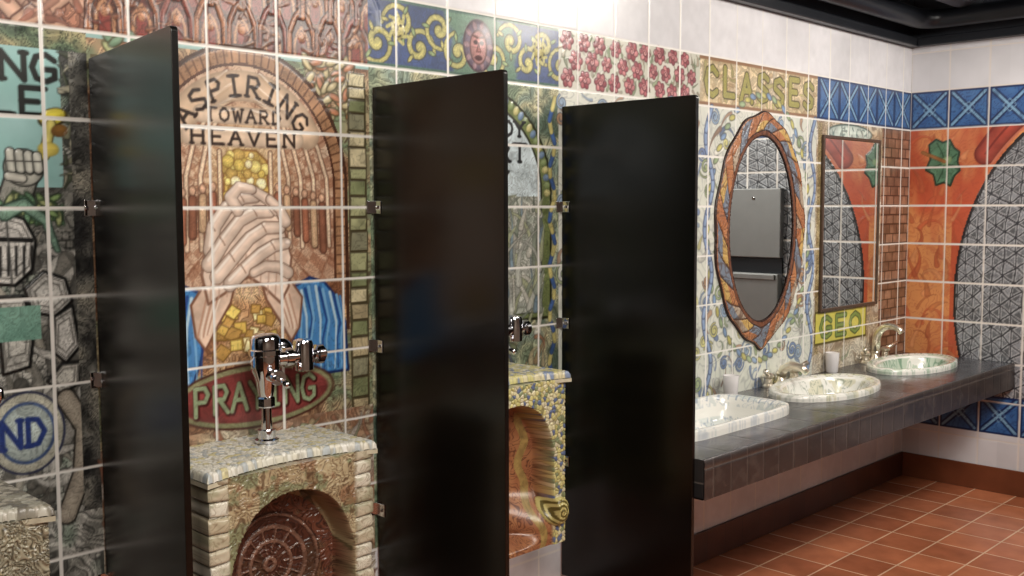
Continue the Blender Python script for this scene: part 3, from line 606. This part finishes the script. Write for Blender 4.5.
# ---------------------------------------------------------------- urinals
def urinal(cxp,ztop,zbot,style,wp=.204,dep=.295):
    cx=cxp*D;w=wp*D;z1=(ztop+H0)*D;z0=(zbot+H0)*D;h=z1-z0
    e=empty('urinal',(cx,0,z0))
    S,Tt=np.meshgrid(np.linspace(-1,1,240),np.linspace(0,1,300),indexing='ij')
    X=S*w/2;Z=Tt*h; a=np.abs(S)
    colm=sst(.76,.80,a)
    archt=.885-.16*(a/.76)**2-.14*(a/.76)**6
    inn=(1-sst(.72,.77,a))*(1-sst(archt-.03,archt,Tt))
    back=dep-.135+.05*np.cos(S*2)*-1+.05
    rec=back+(dep*.98-back)*(1-sst(.10,.34,Tt))
    bowl=(1-sst(.0,.66,a))*(1-sst(.05,.28,Tt))*sst(.02,.10,Tt)*.10
    dpt=dep*(1-inn)+(rec-bowl)*inn
    sw=S*w/2
    if style=='stone':
        row=Z/.040+(S>0)*.4+.45*(fbm(S*2,Z*9,1,2)-.5); f=row-np.floor(row);rid=np.floor(row).astype(int);rv=TAB[0][rid&255,((S>0)*9).astype(int)]
        bump=np.clip(1-np.abs(2*f-1)**5,0,1)**.6*np.clip(1-np.abs((a-.89)/.13)**5,0,1)**.6
        dpt=dpt+colm*(.014*bump-.004+.006*(rv-.5)+.004*fbm(sw*60,Z*60,1,2))
        X=X+np.sign(S)*colm*.008*(bump-.5+rv-.5)*sst(.8,.95,a)
        base=mix(C(216,210,194)+0*S[...,None],C(180,168,142),rv);base=mix(base,C(140,140,112),sst(.5,.7,fbm(sw*20,Z*30,1,3))*.45)
        base=mix(base,C(106,90,70),ink(sw,Z,16,2,3,.2)[0]*.45);base=mix(base,C(56,46,34),(1-sst(.15,.5,bump))*.9)
        ik,n1=ink(sw,Z,18,2,3,.22)
        hd=mix(C(150,128,98)+0*S[...,None],C(192,178,146),fbm(sw*20,Z*20,0,3));hd=mix(hd,C(112,122,92),sst(.48,.6,fbm(sw*22,Z*22,2,3))*.65);hd=mix(hd,C(128,84,62),sst(.55,.65,fbm(sw*18+9,Z*18,1,3))*.5);hd=mix(hd,C(66,48,36),ik*.65)
        dpt=dpt+(1-inn)*(1-colm)*.005*(n1-np.floor(n1))
        col=mix(hd,base,colm)
        ik,n2=ink(sw,Z,15,1,3,.25)
        inner=mix(C(92,52,41)+0*S[...,None],C(128,84,66),fbm(sw*25,Z*25,3,3));inner=mix(inner,C(110,104,78),sst(.55,.65,fbm(sw*16,Z*16,0,3))*.4);inner=mix(inner,C(40,22,18),ik*.8)
        wx=sw;wz=Z-h*.50;r=np.hypot(wx,wz);an=np.arctan2(wz,wx)
        wheel=(np.abs(r-.105)<.006)|(np.abs(r-.065)<.005)|((np.abs(np.sin(an*7))<.16)&(r<.105)&(r>.03))|((r<.022)&(r>.01))|(np.abs(r-.14)<.004)
        inner=mix(inner,C(34,18,16),(r<.15)*.4);inner=mix(inner,C(138,104,88)*(.7+.5*fbm(sw*60,Z*60,1,2))[...,None],wheel*.8);dpt=dpt+inn*(wheel*.006+.004*(n2-np.floor(n2)))
        edge=np.abs(archt-.035-Tt)<.022
        col=mix(col,inner,inn);rp_=np.sin(sw*120+Z*60)>-.3;col=mix(col,mix(C(158,146,112)+0*S[...,None],C(86,80,56),~rp_),(edge&(a<.76))*.85)
    elif style=='mosaic':
        f1,f2,idv=voro(sw*70,Z*70,1);g=1-sst(.04,.2,f2-f1)
        pal=np.array([C(202,192,132),C(184,176,116),C(92,106,140),C(198,190,160),C(210,202,162),C(130,138,104)])
        col=pal[(idv*5.99).astype(int)];col=mix(col,C(100,92,68),g*.6);dpt=dpt+(.003*sst(.04,.3,f2-f1))*(1-inn)
        inner=mix(C(130,78,56)+0*S[...,None],C(172,124,86),fbm(sw*25,Z*20,3,3));inner=mix(inner,C(66,34,26),ink(sw,Z,15,1,3,.25)[0]*.7)
        inner=mix(inner,C(160,146,86)*(.7+.5*fbm(sw*60,Z*60,1,2))[...,None],(np.abs(a-.55-.05*np.sin(Z*40))<.06)*.7)
        col=mix(col,inner,inn)
        for sx in(-1,1):
            wx=(S-sx*.84)*w/2;wz=Z-h*.2;r=np.hypot(wx,wz);sp=(np.sin(r*420-np.arctan2(wz,wx)*1)>0)&(r<.045)
            dpt=dpt+np.where(r<.05,.03*np.sqrt(np.clip(1-(r/.05)**2,0,1)),0);col=np.where((r<.05)[...,None],mix(C(190,178,116)+0*S[...,None],C(96,86,46),sp),col)
    else:
        ik,n_=ink(sw,Z,14,2,4,.25);col=mix(mix(C(134,128,112)+0*S[...,None],C(186,176,150),fbm(sw*24,Z*24,1,3)),C(44,38,30),ik*.75);dpt=dpt+.010*(n_-np.floor(n_))*(1-inn)
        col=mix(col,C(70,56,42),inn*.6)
        tw=np.sin(sw*160+Z*160)>0;rm=(np.abs(archt+.02-Tt)<.045)&(a<.8);col=mix(col,C(172,156,118),rm*.8);col=mix(col,C(70,56,38),(rm&tw)*.7);dpt=dpt+rm*.012
    Pp=np.stack([cx+X,-dpt,z0+Z],-1)
    n,m=Pp.shape[:2]
    front=grid_mesh('bowl_front',Pp,col,M_glaze); par(front,e)
    ring=[(i,0) for i in range(n)]+[(n-1,j) for j in range(1,m)]+[(i,m-1) for i in range(n-2,-1,-1)]+[(0,j) for j in range(m-2,0,-1)]
    K=14;rp=np.array([Pp[i,j] for i,j in ring]);rc=np.array([col[i,j] for i,j in ring])
    SP=np.zeros((len(ring),K,3));SC=np.zeros((len(ring),K,3))
    for kx in range(K):
        t=kx/(K-1);SP[:,kx]=rp;SP[:,kx,1]=rp[:,1]*(1-t)-.001*t;SC[:,kx]=rc*(.85+.15*math.cos(kx*1.5))
    s=grid_mesh('side_shell',SP,SC,M_glaze,flip=True,wrap=True);par(s,e)
    ov=.010
    NX,NY=240,110
    A,B=np.meshgrid(np.linspace(-1,1,NX),np.linspace(0,1,NY),indexing='ij')
    fy=(dep+.022)-.055*np.clip(np.cos(A*math.pi/2),0,1)
    xx=A*(w/2+ov);yy=B*fy
    f1,f2,idv=voro(xx*62+5,yy*62,2);g=1-sst(.03,.16,f2-f1)
    pal={'stone':np.array([C(226,223,212),C(220,216,202),C(206,196,150),C(178,184,186),C(228,225,217),C(216,211,194),C(222,219,208)]),'mosaic':np.array([C(208,198,136),C(218,213,196),C(204,194,156),C(124,138,166),C(194,186,124)])}.get(style,np.array([C(170,165,150),C(190,182,168),C(136,130,116),C(196,192,178),C(120,114,104)]))
    tc=pal[(idv*(len(pal)-.01)).astype(int)];tc=mix(tc,C(140,134,118),g*.5);tc=mix(tc,C(130,124,106),ink(xx,yy,12,1,3,.2)[0]*.3)
    edge=np.minimum(np.minimum((1-np.abs(A))*w/2,(1-B)*fy),.012)/.012
    zz=z1+.024*np.sqrt(np.clip(1-(1-edge)**2,0,1))+.0025*sst(.03,.25,f2-f1)
    tp=grid_mesh('top_ledge',np.stack([cx+xx,-yy-.001,zz],-1),tc,M_glaze,flip=True);par(tp,e)
    uv=[(cx+xx[i,-1],-yy[i,-1]-.001) for i in range(NX)]
    V=[(x,y,z1) for x,y in uv]+[(x,y,z1-.012) for x,y in uv];nn=NX
    V+=[(uv[0][0],0-.001,z1-.012),(uv[-1][0],-.001,z1-.012),(uv[0][0],-.001,z1),(uv[-1][0],-.001,z1)]
    F=[(i,i+1,i+1+nn,i+nn) for i in range(nn-1)]+[tuple([2*nn]+list(range(nn,2*nn))+[2*nn+1])]+[(0,nn,2*nn,2*nn+2),(nn-1,2*nn+3,2*nn+1,2*nn-1)]
    mesh_obj('ledge_edge',V,F,m_plain('ledge_glaze_'+style,(.76,.73,.64),.3,0,.3,40,.3),False,e)
    return e
urinal(.578,-.264,-.50,'stone',.196);urinal(.907,-.225,-.445,'mosaic',.182);urinal(.235,-.262,-.50,'rope',.19)
def flush(cxp,ztop):
    x=cxp*D;y=-.115;z0=(ztop+H0)*D+.028;e=empty('flush_valve',(x,y,z0))
    zb=(-.194+H0)*D
    lathe('spud_coupling',[(.034,0),(.034,.008),(.025,.012),(.025,.035),(.016,.037),(.016,.06)],(x,y,z0),M_chrome,e)
    lathe('flush_tube',[(.015,.05),(.015,zb-z0+.0)],(x,y,z0),M_chrome,e)
    lathe('tube_nut',[(.022,0),(.025,.004),(.025,.026),(.022,.03)],(x,y,zb-.055),M_chrome,e,n=8,smooth=False)
    lathe('valve_body',[(.018,-.03),(.024,-.01),(.028,.02),(.040,.05),(.042,.062),(.042,.092),(.046,.094),(.046,.108),(.042,.111),(.042,.140),(.036,.150),(.02,.156),(0,.157)],(x,y,zb),M_chrome,e)
    zc=zb+.078
    lathe('outlet_arm',[(.022,.0),(.022,.06),(.027,.062),(.027,.083),(.020,.085),(.020,.11)],(x,y,zc),M_chrome,e,(1,0,0))
    lathe('control_stop',[(.02,-.045),(.030,-.04),(.030,.035),(.026,.045),(.012,.05),(.0,.05)],(x+.125,y,zc),M_chrome,e)
    lathe('stop_knob',[(.016,0),(.016,.02),(.028,.024),(.029,.042),(.022,.05),(0,.052)],(x+.145,y,zc),M_chrome,e,(1,-.0,0))
    lathe('supply_pipe',[(.016,0),(.016,.108)],(x+.125,y,zc),M_chrome,e,(0,1,0))
    lathe('supply_flange',[(.040,0),(.040,.004),(.03,.014),(.018,.016)],(x+.125,-.002,zc),M_chrome,e,(0,-1,0))
    lathe('handle_hub',[(.018,0),(.018,.045),(.022,.047),(.020,.058)],(x,y-.03,zc-.04),M_chrome,e,(-.2,-1,0))
    sweep('handle_lever',[(x-.012,y-.085,zc-.04),(x-.018,y-.115,zc-.043),(x-.026,y-.15,zc-.05)],[.008,.007,.009],M_chrome,e)
flush(.590,-.264);flush(.925,-.225);flush(.245,-.262)
# ---------------------------------------------------------------- counter and basins
zc=(-.338+H0)*D; cx0=1.133*D;cyf=-.241*D;ct=.055*D
SK_=[(1.345,-.100,.168,.076,5.,'rect'),(1.730,-.106,.150,.080,2.0,'oval'),(2.115,-.103,.146,.076,2.0,'oval')]
xs=np.linspace(cx0,xr-.002,420);yy=np.linspace(-.002,cyf,110)
X,Y=np.meshgrid(xs,yy,indexing='ij');Zc=np.full(X.shape,zc)
for (sx,sy,rx,ry,p,_) in SK_:
    r=(np.abs((X-sx*D)/(rx*D*.9))**p+np.abs((Y-sy*D)/(ry*D*.9))**p)**(1/p); Zc=np.where(r<1,zc-.128,Zc)
def slate(U,V):
    n=fbm(U*5,V*5,1,4);f=fbm(U*18,V*18,2,3);c=mix(C(42,43,48)+0*U[...,None],C(84,84,90),sst(.35,.7,n*.6+f*.4))
    tw=T*D; du=np.abs(U/tw-np.round(U/tw))*tw;dv=np.abs((V-cyf)/tw-np.round((V-cyf)/tw))*tw
    g=1-sst(.0015,.004,np.minimum(du,dv));return mix(c,C(104,100,96),g*.7),g
sc,g=slate(X,Y)
vanity=empty('vanity_counter',(cx0,0,zc))
par(grid_mesh('counter_top',np.stack([X,Y,Zc-.0015*g],-1),sc,m_paint('slate_paint',.25,.15),flip=True),vanity)
xs2=np.linspace(cx0,xr-.002,700);zz=np.linspace(0,1,40)
A,B=np.meshgrid(xs2,zz,indexing='ij')
z_=zc-ct*B;yf=cyf-.006*np.sqrt(np.clip(1-np.clip((.12-B)/.12,0,1)**2,0,1))
tw=T*D*.5;du=np.abs(A/tw-np.round(A/tw))*tw;g=(1-sst(.0015,.004,du));g=np.maximum(g,1-sst(.01,.03,np.abs(B-.22)));tt_=TAB[0][(np.round(A/tw-.5)).astype(int)&255,0*A.astype(int)]
c=mix(C(36,32,32)+0*A[...,None],C(60,52,50),tt_*.4+.6*fbm(A*9,B*3,1,4));c=mix(c,C(92,84,78),g*.6)
ik=sst(.55,.75,fbm(A*30,B*5,2,3));c=mix(c,C(100,90,82),ik*.25)
par(grid_mesh('counter_edge',np.stack([A,yf+.0015*g,z_],-1),c,m_paint('slate_edge_paint',.32,.15)),vanity)
box('counter_core',(cx0,-.004,zc-ct),(xr-.004,cyf+.0,zc-ct+.006),M_slate_f,vanity)
box('counter_end',(cx0,-.004,zc-ct),(cx0+.006,cyf,zc-.002),M_slate_f,vanity)
def basin(sx,sy,rx,ry,p,kind,seed):
    e=empty('washbasin',(sx*D,sy*D,zc))
    th=np.linspace(0,2*math.pi,300,endpoint=False)
    if kind=='oval': prof=[(1.0,0),(1.0,.016),(.985,.027),(.95,.031),(.86,.028),(.80,.022),(.76,.008),(.72,-.02),(.66,-.055),(.55,-.085),(.40,-.104),(.2,-.112),(.08,-.114),(.001,-.114)]
    else: prof=[(1.0,0),(1.0,.024),(.99,.038),(.96,.042),(.90,.040),(.87,.032),(.84,.012),(.81,-.02),(.76,-.06),(.64,-.088),(.45,-.10),(.2,-.108),(.08,-.11),(.001,-.11)]
    pr=[]
    for i in range(len(prof)-1):
        for k in range(6): t=k/6;pr.append((prof[i][0]*(1-t)+prof[i+1][0]*t,prof[i][1]*(1-t)+prof[i+1][1]*t))
    pr.append(prof[-1]);pr=np.array(pr)
    c,s=np.cos(th),np.sin(th);rr_=(np.abs(c)**p+np.abs(s)**p)**(-1/p)
    X=sx*D+np.outer(c*rr_,pr[:,0])*rx*D;Y=sy*D+np.outer(s*rr_,pr[:,0])*ry*D;Zz=zc+np.tile(pr[:,1],(len(th),1))
    Rr=np.tile(pr[:,0],(len(th),1));Th=np.tile(th[:,None],(1,len(pr)))
    col=np.ones(X.shape+(3,))*C(226,224,218)
    n=fbm(X*20+seed*9,Y*20,seed,3);m,_=ink(X/D*1.,Y/D*1.,26,seed,3,.20)
    rim=(Rr>.80)&(Zz>zc)
    pc=[(C(176,186,186),C(116,132,156)),(C(190,184,150),C(100,112,100)),(C(146,172,146),C(76,116,90))][seed]
    col=mix(col,pc[0],(rim&(n>.58))*.5);col=mix(col,pc[1],(rim*m)*.35)
    dots=rim&(np.abs(np.sin(Th*20))<.3)&(Rr>.86)&(Rr<.93);col=mix(col,pc[1],dots*.6)
    inn=(Rr<.78);col=mix(col,pc[0],(inn&(n>.5))*.5);col=mix(col,pc[1],(inn*m)*.6)
    r2=np.abs(Rr-.60)<.03;col=mix(col,C(84,128,104),r2*.7)
    ctr=Rr<.40;col=mix(col,[C(110,150,170),C(66,136,150),C(90,140,100)][seed],(ctr&(n>.40))*.8)
    par(grid_mesh('bowl',np.stack([X,Y,Zz],-1),col,M_basin,wrap=True,flip=True),e)
    lathe('drain',[(.022,0),(.022,.003),(.016,.004),(.014,.001),(0,.001)],(sx*D,sy*D,zc-.112),M_chrome,e)
for i,s in enumerate(SK_): basin(*s,i)
def faucet(sxp,kind):
    x=sxp*D;y=-.0145*D;e=empty('faucet',(x,y,zc));z=zc+.001
    lathe('spout_base',[(.034,0),(.034,.010),(.024,.02),(.021,.045),(.026,.052),(.020,.064)],(x,y,z),M_nickel,e)
    if kind=='goose':
        pts=[(x,y,z+.05),(x,y-.004,z+.12)]+arcpts((x,y-.085,z+.125),.08,0,math.pi*.80,14,(0,1,0),(0,0,1))[1:]
        sweep('spout',pts,[.024]*2+[.024-.0006*i for i in range(len(pts)-2)],M_nickel,e)
    else:
        pts=[(x,y,z+.04),(x,y-.012,z+.075),(x,y-.055,z+.10),(x,y-.11,z+.092),(x,y-.14,z+.07)]
        sweep('spout',pts,[.024,.023,.021,.018,.016],M_nickel,e)
    for s in(-1,1):
        hx=x+s*.125
        lathe('handle_base',[(.032,0),(.032,.008),(.022,.018),(.020,.042),(.027,.05),(.027,.06),(.016,.07),(0,.073)],(hx,y,z),M_nickel,e)
        sweep('lever',[(hx,y,z+.06),(hx+s*.035,y-.016,z+.072),(hx+s*.075,y-.03,z+.088)],[.012,.010,.0125],M_nickel,e)
faucet(1.345,'low');faucet(1.730,'low');faucet(2.13,'goose')
M_glass,n_,l_,b_=new_mat('frosted_glass');b_.inputs['Base Color'].default_value=(.95,.92,.93,1);b_.inputs['Roughness'].default_value=.2;b_.inputs['Transmission Weight'].default_value=.25
def candle(xp,yp):
    e=empty('candle_holder',(xp*D,yp*D,zc));o=(xp*D,yp*D,zc+.001)
    lathe('glass_cup',[(.0,.0),(.028,.0),(.031,.005),(.037,.105),(.034,.105),(.028,.010),(0,.010)],o,M_glass,e)
    lathe('wax',[(0,.011),(.027,.011),(.031,.070),(0,.072)],o,M_wax,e)
    lathe('wick',[(.0015,.071),(.0015,.082)],o,M_dark,e,n=8)
candle(1.540,-.024);candle(1.925,-.018)
for i,(sx,sy,*_) in enumerate(SK_):
    x=sx*D;y=sy*D;zt_=zc-ct-.002;e=empty('sink_drain_trap',(x,y,zt_))
    pts=[(x,y,zt_),(x,y,zt_-.10)]+arcpts((x,y+.04,zt_-.10),.04,math.pi,2*math.pi,8,(0,1,0),(0,0,1))[1:]+[(x,y+.08,zt_-.09)]+arcpts((x,y+.12,zt_-.09),.04,math.pi,math.pi/2,6,(0,1,0),(0,0,1))[1:]+[(x,-.015,zt_-.05)]
    sweep('trap_pipe',pts,.02,M_white,e);lathe('slip_nut',[(.027,0),(.027,.025)],(x,y,zt_-.08),M_white,e,n=10)
    lathe('escutcheon',[(.045,0),(.04,.008),(.021,.012)],(x,-.002,zt_-.05),M_chrome,e,(0,-1,0))
# ---------------------------------------------------------------- mirrors
def oval_mirror():
    cx=1.672;cz=-.042;e=empty('oval_mirror',W(cx,0,cz))
    th=np.linspace(0,2*math.pi,620,endpoint=False);rr=np.linspace(0,1,56)
    TH,RR=np.meshgrid(th,rr,indexing='ij')
    wob=.002*np.sin(TH*13+1)
    pk=.016*np.exp(-((TH-math.pi*1.5)/.12)**2)+.004*np.exp(-((TH-math.pi*.5)/.14)**2)
    rx=.110+(.046+wob)*RR;rz=.170+(.042+wob+pk)*RR
    X=cx+rx*np.cos(TH);Z=cz+rz*np.sin(TH)
    m,n1=ink(X,Z,20,2,3,.25)
    d=.008+.004*np.sin(np.clip(RR,0,1)*math.pi)**.6+ .003*(n1-np.floor(n1))
    d=np.where(RR>.985,.001,d)
    col=mix(C(150,92,62)+0*X[...,None],C(186,132,92),fbm(X*40,Z*40,0,3))
    band=RR<.22;col=mix(col,C(100,62,46),band*.8)
    sg=np.floor(TH/6.283*26+RR*1.5);sv=TAB[1][sg.astype(int)&255,(RR>.6).astype(int)]
    mid=(RR>.26)&(RR<.9)
    col=mix(col,C(96,126,156),(mid&(sv<.26))*.75);col=mix(col,C(196,168,100),(mid&(sv>.76))*.8);col=mix(col,C(164,164,154),(mid&(sv>.42)&(sv<.55))*.7)
    fs=TH/6.283*26+RR*1.5;fs=np.abs(fs-np.round(fs));col=mix(col,C(60,38,30),(mid&(fs<.06))*.8)
    d=d+mid*.003*(fs>.1)
    col=mix(col,C(66,42,32),m*.55);col=mix(col,C(50,32,28),(RR<.06)|(RR>.94)|(np.abs(RR-.24)<.03))
    par(grid_mesh('frame',np.stack([X*D,-d,(Z+H0)*D],-1),col,M_frame,wrap=True,flip=False),e)
    V=[W(cx,0,cz)+Vector((0,-.006,0))]+[Vector(((cx+.112*math.cos(t))*D,-.006,(cz+.172*math.sin(t)+H0)*D)) for t in np.linspace(0,2*math.pi,96,endpoint=False)]
    mesh_obj('glass',V,[(0,1+i,1+(i+1)%96) for i in range(96)],M_mirror,False,e)
oval_mirror()
def rect_mirror():
    x0,x1,z0,z1=1.902,2.145,-.208,.135;e=empty('rectangular_mirror',W(x0,0,z0))
    V=[Vector((x*D,-.010,(z+H0)*D)) for x,z in((x0,z0),(x1,z0),(x1,z1),(x0,z1))]
    mesh_obj('glass',V,[(0,1,2,3)],M_mirror,False,e)
    m=m_plain('brown_glazed_frame',(.30,.24,.20),.3,0,.5,60,.4);w=.007
    for n,a,b in(('frame_left',(x0-w,z0-w),(x0,z1+w)),('frame_right',(x1,z0-w),(x1+w,z1+w)),('frame_bottom',(x0,z0-w),(x1,z0)),('frame_top',(x0,z1),(x1,z1+w))):
        box(n,(a[0]*D,-.001,(a[1]+H0)*D),(b[0]*D,-.016,(b[1]+H0)*D),m,e,.004)
rect_mirror()
# ---------------------------------------------------------------- towel dispenser on right wall
e=empty('paper_towel_dispenser',(xr,-.31*D,.5))
ya,yb=-.32*D,-.475*D
box('cabinet_upper',(xr-.002,ya,(-.13+H0)*D),(xr-.05,yb,(.045+H0)*D),M_steel,e,.006)
box('towel_recess',(xr-.002,ya,(-.17+H0)*D),(xr-.02,yb,(-.13+H0)*D),M_dark,e,.002)
box('waste_bin',(xr-.002,ya,(-.40+H0)*D),(xr-.07,yb,(-.17+H0)*D),M_steel,e,.008)
box('bin_lip',(xr-.05,ya-.02,(-.185+H0)*D),(xr-.085,yb+.02,(-.172+H0)*D),M_steel,e,.004)
lathe('lock',[(.01,0),(.01,.004),(0,.005)],(xr-.05,(ya+yb)/2,(.02+H0)*D),M_chrome,e,(-1,0,0))
# ---------------------------------------------------------------- lights
def area(name,loc,sz,pw,col=(1,.94,.85),tgt=None):
    l=bpy.data.lights.new(name,'AREA');l.energy=pw;l.size=sz;l.color=col
    o=bpy.data.objects.new(name,l);bpy.context.collection.objects.link(o);o.location=loc
    if tgt is not None: o.rotation_euler=(Vector(tgt)-Vector(loc)).to_track_quat('-Z','Y').to_euler()
    return o
area('ceiling_light',(1.0,-2.3,ZC-.12),1.2,84,tgt=(1.2,-.4,.9))
area('ceiling_light',(3.2,-2.1,ZC-.12),1.2,58,tgt=(3.4,-.4,.9))
area('ceiling_light',(5.0,-1.9,ZC-.12),.9,72,tgt=(5.3,-.9,.5))
area('ceiling_light',(.2,-3.6,ZC-.12),.9,44,tgt=(.6,-2.6,0))
w=bpy.data.worlds.new('world');scn.world=w;w.use_nodes=True;w.node_tree.nodes['Background'].inputs[0].default_value=(.8,.85,1,1);w.node_tree.nodes['Background'].inputs[1].default_value=.15
# ---------------------------------------------------------------- camera
cam=bpy.data.cameras.new('camera');co=bpy.data.objects.new('camera',cam);bpy.context.collection.objects.link(co)
fw=Vector((.7101,.6999,-.0792)).normalized();up=Vector((.0585,.0535,.9968));rt=fw.cross(up).normalized();up=rt.cross(fw)
M=Matrix((rt,up,-fw)).transposed().to_4x4();M.translation=Vector((0,-D,H0*D));co.matrix_world=M
cam.sensor_width=36;cam.lens=1020/1024*36;cam.clip_start=.05;scn.camera=co
